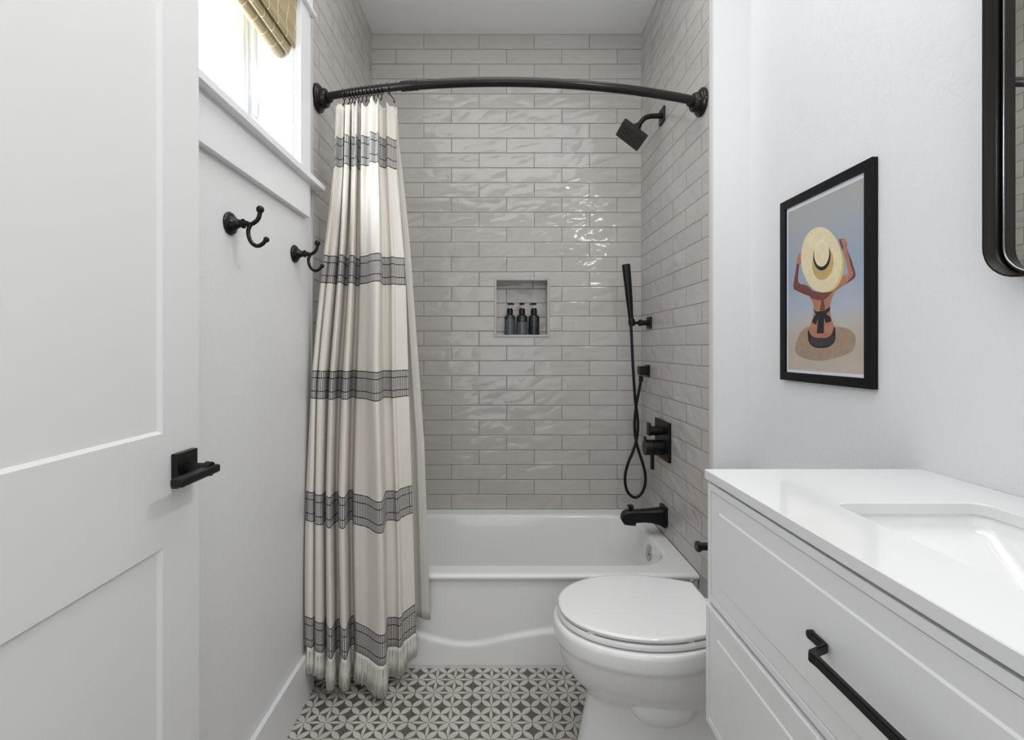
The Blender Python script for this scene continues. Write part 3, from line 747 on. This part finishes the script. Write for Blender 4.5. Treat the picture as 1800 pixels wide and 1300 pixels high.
# ------------------------------------------------------------------ niche bottles
def bottle(px, label, c1, c2, split, nozzle, lines):
    Y = YB+0.042; x = (px-VX)*Y/F; z0 = NZ0+0.0003
    t = thing('pump_bottle', label, 'pump bottle', (x, Y, z0), 'pump bottles in the shower niche')
    bm = B(); r = 0.0283
    lathe(bm, (x, Y, z0), (0, 0, 1), [(0, r-0.003), (0.002, r-0.0005), (0.004, r), (0.090, r), (0.097, r-0.002), (0.103, r-0.007), (0.107, r-0.013), (0.108, 0.0145), (0.112, 0.0145)], 40)
    obj('body', bm, bottle_mat('bottle_'+str(px), c1, c2, z0+split), t)
    bm = B(); lathe(bm, (x, Y, z0), (0, 0, 1), [(0.109, 0.0152), (0.111, 0.0158), (0.132, 0.0158), (0.135, 0.0145), (0.139, 0.010), (0.139, 0.006)], 32)
    cap = obj('collar', bm, M_pump, t)
    bm = B(); lathe(bm, (x, Y, z0), (0, 0, 1), [(0.138, 0.0066), (0.150, 0.0056), (0.157, 0.005)], 20); o = obj('pump_stem', bm, M_stem, t); o['label'] = 'white pump stem'
    bm = B(); lathe(bm, (x, Y, z0), (0, 0, 1), [(0.156, 0.008), (0.159, 0.014), (0.163, 0.0145), (0.165, 0.012), (0.1655, 0)], 24)
    a = math.radians(nozzle); d = Vector((math.cos(a), math.sin(a), 0)); c = Vector((x, Y, z0+0.1615))
    tube(bm, [c, c+d*0.014, c+d*0.020+Vector((0, 0, -0.002)), c+d*0.024+Vector((0, 0, -0.0055))], [0.0055, 0.0050, 0.0042, 0.0032], 12); obj('pump_head', bm, M_pump, t)
    bm = B()
    for (dz, wd, hh) in lines:      # thin lines of pale print, curved round the front
        a0 = wd/r/2; k = 10
        for q in range(k):
            aa, bb = -a0+2*a0*q/k, -a0+2*a0*(q+1)/k
            R = r+0.0003
            box_ = [(x+R*math.sin(v), Y-R*math.cos(v), z0+dz+h) for v, h in ((aa, 0), (bb, 0), (bb, hh), (aa, hh))]
            bm.faces.new([bm.verts.new(p) for p in box_])
    obj('print', bm, M_print, t, recalc=False)['kind'] = 'stuff'
bottle(896.3, 'slate green pump bottle at the left in the shower niche', (52, 60, 58), (88, 98, 100), 0.078, -30, [(0.080, 0.030, 0.0022), (0.072, 0.024, 0.0008)])
bottle(917.6, 'two-tone dark grey pump bottle in the middle of the shower niche', (38, 42, 44), (96, 98, 102), 0.066, -110, [(0.080, 0.026, 0.0022), (0.074, 0.018, 0.0012), (0.044, 0.010, 0.0008)])
bottle(938.6, 'nearly black pump bottle at the right in the shower niche', (34, 42, 46), (34, 40, 44), 0.05, -165, [(0.080, 0.028, 0.0022), (0.070, 0.020, 0.0010), (0.060, 0.020, 0.0010), (0.050, 0.022, 0.0010), (0.044, 0.018, 0.0008)])

# ------------------------------------------------------------------ toilet
TY = 1.394
def egg(x0, x1, hw, z, back=0.7, n=64, wide=0.42):
    """outline: rounded nose at x0 (left), truncated back at x1; hw half width, back = half width at x1 / hw"""
    xm = x0+(x1-x0)*wide if wide < 1 else x1
    pts = []; m = n//2
    xm = x0+max(0.2, min(0.26, (x1-x0)*0.55))
    # upper side from back to nose then lower side to back
    side = []
    for k in range(m//2+1):
        q = k/(m//2); x = x1+(xm-x1)*q; side.append((x, hw*(back+(1-back)*math.sin(q*PI/2))))
    for k in range(1, m//2+1):
        q = k/(m//2)*PI/2; side.append((xm-(xm-x0)*math.sin(q), hw*math.cos(q)**0.92 if q < PI/2-1e-6 else 0))
    pts = [Vector((x, TY+w_, z)) for x, w_ in side]+[Vector((x, TY-w_, z)) for x, w_ in side[::-1][1:]]
    return pts
toi = thing('toilet', 'white porcelain toilet with closed lid in front of the bathtub', 'toilet', (0.5, TY, 0))
bm = B()
L = [(0.0, 0.232, 0.72, 0.105, 0.9), (0.03, 0.236, 0.72, 0.100, 0.9), (0.10, 0.250, 0.72, 0.088, 0.9), (0.165, 0.262, 0.70, 0.090, 0.9), (0.190, 0.256, 0.69, 0.105, 0.85), (0.215, 0.232, 0.68, 0.128, 0.8), (0.245, 0.206, 0.68, 0.150, 0.5), (0.285, 0.184, 0.68, 0.168, 0.5),
     (0.322, 0.175, 0.67, 0.178, 0.46), (0.334, 0.173, 0.67, 0.181, 0.46), (0.340, 0.167, 0.67, 0.187, 0.46), (0.352, 0.1645, 0.67, 0.190, 0.46), (0.378, 0.1645, 0.67, 0.190, 0.46), (0.388, 0.167, 0.67, 0.187, 0.46), (0.392, 0.173, 0.67, 0.181, 0.46)]
loft(bm, [egg(a, b, c, z, d) for z, a, b, c, d in L]); obj('bowl', bm, M_porc, toi, angle=50)
bm = B()    # smooth trapway bulge low on the near side
def sec(cx, cz, rx, rz, y): return [Vector((cx+rx*math.cos(2*PI*k/32), y, cz+rz*math.sin(2*PI*k/32))) for k in range(32)]
loft(bm, [sec(0.455, 0.190, 0.02, 0.010, TY-0.122), sec(0.455, 0.190, 0.055, 0.028, TY-0.119), sec(0.456, 0.191, 0.078, 0.041, TY-0.110), sec(0.457, 0.193, 0.090, 0.049, TY-0.095), sec(0.46, 0.20, 0.105, 0.06, TY-0.06), sec(0.46, 0.20, 0.105, 0.06, TY+0.10)]); obj('trapway', bm, M_porc, toi, angle=70)
bm = B()
loft(bm, [egg(0.185, 0.615, 0.170, 0.3945, 0.72), egg(0.178, 0.620, 0.177, 0.397, 0.72), egg(0.177, 0.620, 0.178, 0.405, 0.72), egg(0.181, 0.620, 0.174, 0.411, 0.72)]); obj('seat', bm, M_porc, toi, angle=50)
for x, y in ((0.25, TY-0.118), (0.25, TY+0.118), (0.5, TY-0.155), (0.5, TY+0.155)):
    bm = B(); box(bm, x-0.008, x+0.008, y-0.006, y+0.006, 0.410, 0.4155); obj('bumper', bm, M_porc, toi)
bm = B()
loft(bm, [egg(0.186, 0.617, 0.169, 0.4145, 0.70), egg(0.180, 0.619, 0.175, 0.417, 0.70), egg(0.1785, 0.6195, 0.1765, 0.424, 0.70), egg(0.182, 0.617, 0.173, 0.4285, 0.70), egg(0.190, 0.612, 0.165, 0.4305, 0.70), egg(0.25, 0.59, 0.11, 0.4315, 0.7)]); obj('lid', bm, M_porc, toi, angle=50)
for y in (TY-0.09, TY+0.06):
    bm = B(); box(bm, 0.596, 0.625, y, y+0.03, 0.392, 0.4135, 0.003); obj('hinge', bm, M_porc, toi)
bm = B(); tube(bm, [P(1215, 1016, 1.54), P(1216.5, 1023, 1.53)], 0.0045, 12); o = obj('hinge_cap', bm, M_cap, toi); o['label'] = 'grey hinge cap'
bm = B(); loft(bm, [rrect(0.698, 0.868, TY-0.165, TY+0.165, 0.03, 0.392), rrect(0.692, 0.870, TY-0.172, TY+0.172, 0.03, 0.42), rrect(0.695, 0.874, TY-0.182, TY+0.182, 0.03, 0.70)]); obj('tank', bm, M_porc, toi)
bm = B(); loft(bm, [rrect(0.694, 0.876, TY-0.184, TY+0.184, 0.03, 0.701), rrect(0.692, 0.877, TY-0.187, TY+0.187, 0.03, 0.705), rrect(0.692, 0.877, TY-0.187, TY+0.187, 0.03, 0.728), rrect(0.700, 0.872, TY-0.18, TY+0.18, 0.03, 0.735)]); obj('tank_lid', bm, M_porc, toi)

# ------------------------------------------------------------------ vanity
VF = 0.4345; VE = 0.981; VN = -0.10; VZ0 = 0.409
van = thing('vanity_cabinet', 'white two-drawer wall-hung vanity cabinet with black pulls', 'vanity', (0.66, 0.44, VZ0))
bm = B(); th = 0.016
box(bm, VF+0.020, XR-0.001, VE-th, VE, VZ0+0.003, 0.9015, 0.001); box(bm, VF+0.020, XR-0.001, VN, VN+th, VZ0+0.003, 0.9015, 0.001)
box(bm, VF+0.020, XR-0.001, VN+th, VE-th, VZ0+0.003, VZ0+0.020); box(bm, XR-0.02, XR-0.001, VN+th, VE-th, VZ0, 0.9015); box(bm, VF+0.024, VF+0.04, VN+th, VE-th, 0.62, 0.9015)
obj('carcass', bm, M_cab, van)
def drawer(z0, z1, x, name):
    bm = B(); y0, y1 = VN+0.002, VE-0.001
    def rect(i, xx): return [Vector((xx, y0+i, z0+i)), Vector((xx, y1-i, z0+i)), Vector((xx, y1-i, z1-i)), Vector((xx, y0+i, z1-i))]
    ll = [rect(0, x+0.019), rect(0, x+0.0012), rect(0.0012, x), rect(0.0128, x), rect(0.0132, x+0.005), rect(0.0147, x+0.005), rect(0.0150, x+0.0018), rect(0.0470, x+0.0022), rect(0.0505, x+0.0005), rect(0.054, x+0.0005)]
    # thin lip, shallow field, raised centre panel
    ll[-2] = rect(0.0500, x); ll[-1] = rect(0.0545, x)
    loft(bm, ll, True, True); return obj(name, bm, M_cab, van, angle=12)
d1 = drawer(0.657, 0.896, VF-0.003, 'drawer')
d2 = drawer(VZ0, 0.650, VF-0.0067, 'drawer')
def pull(parent, xf, zc, y1=0.652, y0=0.412):
    bm = B(); xo = xf-0.032
    # flat mounting tabs on the drawer face, angled posts, long bar
    def strip(pts, hz):
        loops = []
        for (x, y, hx) in pts: loops.append([Vector((x-hx, y, zc-hz)), Vector((x+hx, y, zc-hz)), Vector((x+hx, y, zc+hz)), Vector((x-hx, y, zc+hz))])
        loft(bm, loops)
    strip([(xf-0.004, y1, 0.0035), (xf-0.004, y1-0.026, 0.0035), (xf-0.007, y1-0.031, 0.0055), (xo+0.005, y1-0.040, 0.006), (xo, y1-0.046, 0.0055), (xo, y1-0.056, 0.004), (xo, (y0+y1)/2, 0.0037), (xo, y0+0.056, 0.004), (xo, y0+0.046, 0.0055), (xo+0.005, y0+0.040, 0.006), (xf-0.007, y0+0.031, 0.0055), (xf-0.004, y0+0.026, 0.0035), (xf-0.004, y0, 0.0035)], 0.0062)
    bmesh.ops.bevel(bm, geom=[e for e in bm.edges], offset=0.0012, segments=2, affect='EDGES')
    lathe(bm, (xf, y1, zc), (-1, 0, 0), [(0, 0.0064), (0.0065, 0.0064), (0.0075, 0.0055)], 20); lathe(bm, (xf, y0, zc), (-1, 0, 0), [(0, 0.0064), (0.0065, 0.0064), (0.0075, 0.0055)], 20)
    o = obj('handle', bm, M_black, parent); o['label'] = 'black bar pull'
pull(d1, VF-0.0027, 0.7795)
pull(d2, VF-0.0062, 0.53)
# counter with sink cut-out
bm = B(); CX0, CX1, CY0, CY1 = 0.429, XR-0.001, VN-0.01, 0.989
SX0, SX1, SY0, SY1 = 0.543, 0.781, 0.335, 0.772
o0 = rrect(CX0, CX1, CY0, CY1, 0.0015, 0, 4, 8); i0 = rrect(SX0, SX1, SY0, SY1, 0.022, 0, 4, 8)
zt, zb = 0.9205, 0.9025
def at(Lp, z, off=0, cx=0, cy=0): return [Vector((p.x, p.y, z)) for p in Lp]
o1 = rrect(CX0+0.0012, CX1, CY0+0.001, CY1-0.0012, 0.0015, 0, 4, 8); i1 = rrect(SX0-0.0012, SX1+0.0012, SY0-0.0012, SY1+0.0012, 0.023, 0, 4, 8)
loft(bm, [at(i0, zb), at(i0, zt-0.0012), at(i1, zt), at(o1, zt), at(o0, zt-0.0012), at(o0, zb), at(i0, zb)], False, False)
bmesh.ops.remove_doubles(bm, verts=bm.verts, dist=1e-6)
tag(obj('countertop', bm, M_quartz, None, angle=40), 'glossy white quartz countertop on the vanity cabinet', 'countertop')
bm = B()
def rr(d, z, r, e=None):
    e = d if e is None else e
    return rrect(SX0-0.004+d, SX1+0.004-d, SY0-0.004+e, SY1+0.004-e, r, z, 6, 8)
loft(bm, [rr(-0.015, 0.902, 0.03), rr(0.0, 0.9018, 0.026), rr(0.002, 0.896, 0.026), rr(0.004, 0.884, 0.027), rr(0.006, 0.878, 0.028, 0.008), rr(0.009, 0.873, 0.028, 0.015), rr(0.014, 0.862, 0.03, 0.035), rr(0.026, 0.825, 0.033, 0.09), rr(0.034, 0.808, 0.035, 0.115), rr(0.046, 0.796, 0.035, 0.135), rr(0.065, 0.789, 0.03, 0.155)], False, True)
loft(bm, [rr(-0.015, 0.902, 0.03), rr(-0.012, 0.88, 0.03), rr(0.012, 0.80, 0.04), rr(0.04, 0.775, 0.05)], False, True)
sk = obj('undermount_sink', bm, M_porc, None, angle=50, recalc=True)
tag(sk, 'white rectangular undermount sink set into the quartz countertop', 'sink')
bm = B(); lathe(bm, ((SX0+SX1)/2, (SY0+SY1)/2, 0.7885), (0, 0, 1), [(0, 0.024), (0.002, 0.023), (0.003, 0.018), (0.001, 0.0)], 28); obj('drain', bm, M_chrome, sk)

# toilet paper holder on the far end of the vanity
YH = 1.055
t = thing('toilet_paper_holder', 'black toilet paper holder post sticking out beside the vanity end', 'toilet paper holder', (0.60, VE, 0.73))
zc = HC-(960-VY)*YH/F
bm = B(); lathe(bm, (0.60, VE-0.001, zc), (0, 1, 0), [(0, 0.022), (0.006, 0.022), (0.007, 0.009), (YH-VE, 0.009)], 24); obj('mount', bm, M_black, t)
bm = B(); xe = (1223.5-VX)*YH/F
lathe(bm, (0.608, YH, zc), (-1, 0, 0), [(0, 0.0085), (0.608-xe-0.008, 0.0085), (0.608-xe-0.008, 0.0115), (0.608-xe-0.0015, 0.0115), (0.608-xe, 0.010)], 24); obj('arm', bm, M_black, t)

# ------------------------------------------------------------------ mirror
def prect(y0, y1, z0, z1, r, x, n=8):
    return [Vector((x, p.x, p.y)) for p in rrect(y0, y1, z0, z1, r, 0, n, 4)]
MY1 = 0.825; MY0 = 0.16; MZ0 = 1.285; MZ1 = 2.12; XF = 0.836
mir = thing('wall_mirror', 'rounded rectangle mirror in a deep brushed dark metal frame above the vanity', 'mirror', (XR, 0.49, MZ0))
bm = B(); w_ = 0.0045
loft(bm, [prect(MY0, MY1, MZ0, MZ1, 0.058, XR-0.0005), prect(MY0, MY1, MZ0, MZ1, 0.058, XF+0.001), prect(MY0+0.001, MY1-0.001, MZ0+0.001, MZ1-0.001, 0.057, XF), prect(MY0+w_-0.001, MY1-w_+0.001, MZ0+w_-0.001, MZ1-w_+0.001, 0.054, XF), prect(MY0+w_, MY1-w_, MZ0+w_, MZ1-w_, 0.0535, XF+0.001), prect(MY0+w_, MY1-w_, MZ0+w_, MZ1-w_, 0.0535, XR-0.012)], False, False)
obj('frame', bm, M_brush, mir, recalc=True)
bm = B()
loft(bm, [prect(MY0+w_, MY1-w_, MZ0+w_, MZ1-w_, 0.0535, XR-0.008), prect(MY0+w_, MY1-w_, MZ0+w_, MZ1-w_, 0.0535, XR-0.0115), prect(MY0+w_+0.003, MY1-w_-0.003, MZ0+w_+0.003, MZ1-w_-0.003, 0.0505, XR-0.0125)], True, True)
obj('backing', bm, M_nozzle, mir)
bm = B()
loft(bm, [prect(MY0+0.0095, MY1-0.0095, MZ0+0.0095, MZ1-0.0095, 0.05, XR-0.0126), prect(MY0+0.0095, MY1-0.0095, MZ0+0.0095, MZ1-0.0095, 0.05, XR-0.0145), prect(MY0+0.0115, MY1-0.0115, MZ0+0.0115, MZ1-0.0115, 0.049, XR-0.0155)], False, True)
eb = B(); q_ = lambda i, x: prect(MY0+i, MY1-i, MZ0+i, MZ1-i, 0.059-i, x)
loft(eb, [q_(0.0072, XR-0.0124), q_(0.0072, XR-0.0150), q_(0.0094, XR-0.0156), q_(0.0094, XR-0.0124)], False, False); obj('glass_edge', eb, M_chrome, mir, angle=20)
o = obj('mirror_glass', bm, M_mirror, mir, angle=10)

# ------------------------------------------------------------------ framed painting
PX = 0.864
pic = thing('framed_painting', 'black framed painting of a woman in a straw hat on a beach', 'painting', (XR, 1.28, 1.073))
fy0, fy1, fz0, fz1 = 1.181*K, 1.565*K, 1.075, 1.612; bw = 0.0245
bm = B()
def fr(i, x): return [Vector((x, fy0+i, fz0+i)), Vector((x, fy1-i, fz0+i)), Vector((x, fy1-i, fz1-i)), Vector((x, fy0+i, fz1-i))]
loft(bm, [fr(0, XR-0.0005), fr(0, PX+0.0006), fr(0.0006, PX), fr(bw-0.0006, PX), fr(bw, PX+0.0006), fr(bw, PX+0.010)], False, False)
obj('frame', bm, M_frame, pic, angle=20)
bm = B(); loft(bm, [fr(bw-0.003, PX+0.009), fr(bw-0.003, PX+0.0068)], True, True); obj('mount_board', bm, M_matb, pic)
XA = PX+0.0066
def A(cx, cy, k=0):
    px = 1350+cx/2.9545; py = 260+cy/2.9545; X = XA-0.00012*k; Y = XA*F/(px-VX)
    return Vector((X, Y, HC-(py-VY)*Y/F))
def art_bg():
    m = mat('painted_beach', srgb(160, 160, 170), 0.6); n = N(m)
    z = n.sep(n.pos())[2]
    q = n.m('ADD', n.m('DIVIDE', n.m('SUBTRACT', z, 1.10), 0.485), n.m('MULTIPLY', n.m('SUBTRACT', n.noise(n.pos(), 14, 3), 0.5), 0.16))
    r = n.n.new('ShaderNodeValToRGB'); n.l.new(q, r.inputs[0]); cr = r.color_ramp
    st_ = [(0.0, (190, 178, 166)), (0.14, (182, 168, 154)), (0.27, (184, 176, 168)), (0.36, (172, 178, 190)), (0.55, (152, 164, 182)), (0.75, (156, 164, 172)), (1.0, (168, 166, 160))]
    while len(cr.elements) < len(st_): cr.elements.new(0.5)
    for e, (p, c) in zip(cr.elements, st_): e.position = p; e.color = srgb(*c)
    n.l.new(r.outputs[0], n.b.inputs['Base Color'])
    return m
def pm(nm, c, v=10):
    m = mat(nm, srgb(*c), 0.6); n = N(m)
    n.l.new(n.mix(n.noise(n.pos(), 60, 3), srgb(*[max(0, q-v) for q in c]), srgb(*[min(255, q+v) for q in c])), n.b.inputs['Base Color']); return m
mats = [art_bg(), pm('paint_sand', (158, 136, 116), 14), pm('paint_skin', (172, 116, 94), 22), pm('paint_skin_dark', (112, 62, 58), 16), pm('paint_black', (30, 28, 34), 8),
        pm('paint_straw', (224, 209, 172), 12), pm('paint_straw_dark', (190, 162, 104), 14), pm('paint_straw_pale', (230, 218, 184), 6), pm('paint_yellow', (212, 192, 120), 10), pm('paint_grey', (58, 54, 56), 8)]
bm = B()
def poly(pts, mi, k):
    vs_ = [bm.verts.new(A(x, y, k)) for x, y in pts]
    f = bm.faces.new(vs_); f.material_index = mi
def smooth(pts, n=5):
    q = catmull([Vector((x, y, 0)) for x, y in pts+pts[:1]], n)[:-1]; return [(p.x, p.y) for p in q]
def ell(cx, cy, rx, ry, rot=0, n=48, a0=0, a1=360):
    out = []; c, s = math.cos(math.radians(rot)), math.sin(math.radians(rot))
    for k in range(n):
        a = math.radians(a0+(a1-a0)*k/(n if a1-a0 == 360 else n-1)); x, y = rx*math.cos(a), ry*math.sin(a)
        out.append((cx+x*c-y*s, cy+x*s+y*c))
    return out
wy0, wy1, wz0, wz1 = fy0+bw+0.006, fy1-bw-0.006, fz0+bw+0.008, fz1-bw-0.012
f = bm.faces.new([bm.verts.new((XA, y, z)) for y, z in ((wy0, wz0), (wy1, wz0), (wy1, wz1), (wy0, wz1))]); f.material_index = 0
poly(smooth([(165, 960), (215, 925), (330, 925), (420, 940), (455, 985), (440, 1050), (370, 1085), (270, 1105), (185, 1090), (140, 1050)]), 1, 1)
poly(smooth([(190, 1030), (300, 1050), (400, 1025), (380, 1060), (290, 1075), (200, 1065)]), 6, 2) if False else None
poly(smooth([(150, 600), (163, 602), (157, 695), (200, 712), (228, 738), (238, 775), (212, 768), (150, 742), (132, 725), (137, 680)], 3), 3, 2)
poly(smooth([(149, 598), (152, 570), (165, 545), (182, 540), (184, 575), (170, 602)], 3), 2, 3)
poly([(388, 522), (410, 522), (432, 580), (453, 640), (456, 660), (450, 676), (420, 697), (390, 715), (345, 745), (336, 722), (358, 692), (382, 668), (418, 650), (405, 585)], 2, 3)
poly([(411, 525), (434, 580), (455, 650), (450, 676), (400, 708), (440, 664), (444, 650), (428, 600)], 3, 4)
poly(smooth([(368, 476), (398, 470), (411, 498), (403, 530), (386, 526)], 3), 2, 4.5)
poly(smooth([(368, 476), (380, 474), (392, 520), (386, 526)], 3), 3, 5)
poly(smooth([(185, 728), (260, 750), (330, 712), (378, 690), (352, 738), (332, 782), (322, 830), (332, 890), (347, 935), (340, 985), (225, 985), (213, 940), (230, 890), (238, 830), (222, 780)], 3), 2, 1.5)
poly(smooth([(180, 722), (250, 745), (300, 745), (345, 712), (330, 752), (285, 790), (232, 782), (210, 762)], 3), 3, 3.5)
poly(smooth([(278, 790), (290, 790), (296, 850), (270, 850)], 3), 3, 3.8)
poly([(232, 832), (250, 848), (290, 848), (324, 822), (322, 842), (302, 860), (326, 878), (329, 900), (302, 908), (292, 880), (290, 962), (254, 962), (262, 880), (250, 918), (230, 904), (238, 880), (250, 862)], 4, 5)
poly(smooth([(210, 940), (225, 972), (250, 984), (305, 985), (332, 966), (346, 928), (352, 968), (344, 1008), (310, 1034), (250, 1036), (216, 1012), (208, 970)], 3), 4, 6)
poly(smooth([(222, 982), (290, 992), (345, 975), (340, 1005), (305, 1026), (250, 1028), (222, 1006)], 3), 9, 7)
poly(ell(291, 592, 104, 158, -6), 8, 6)
poly(ell(279, 580, 106, 170, -4), 5, 8)
poly(ell(287, 598, 55, 88, 6), 6, 9)
poly(ell(282, 562, 45, 74, 2), 4, 10)
poly(ell(281, 546, 39, 70, 2), 7, 11)
poly(ell(282, 548, 31, 58, 2), 5, 12)
obj('art_print', bm, mats, pic, recalc=False)

# strip helper properties
for o in list(bpy.data.objects):
    if '_o' in o.keys(): del o['_o']
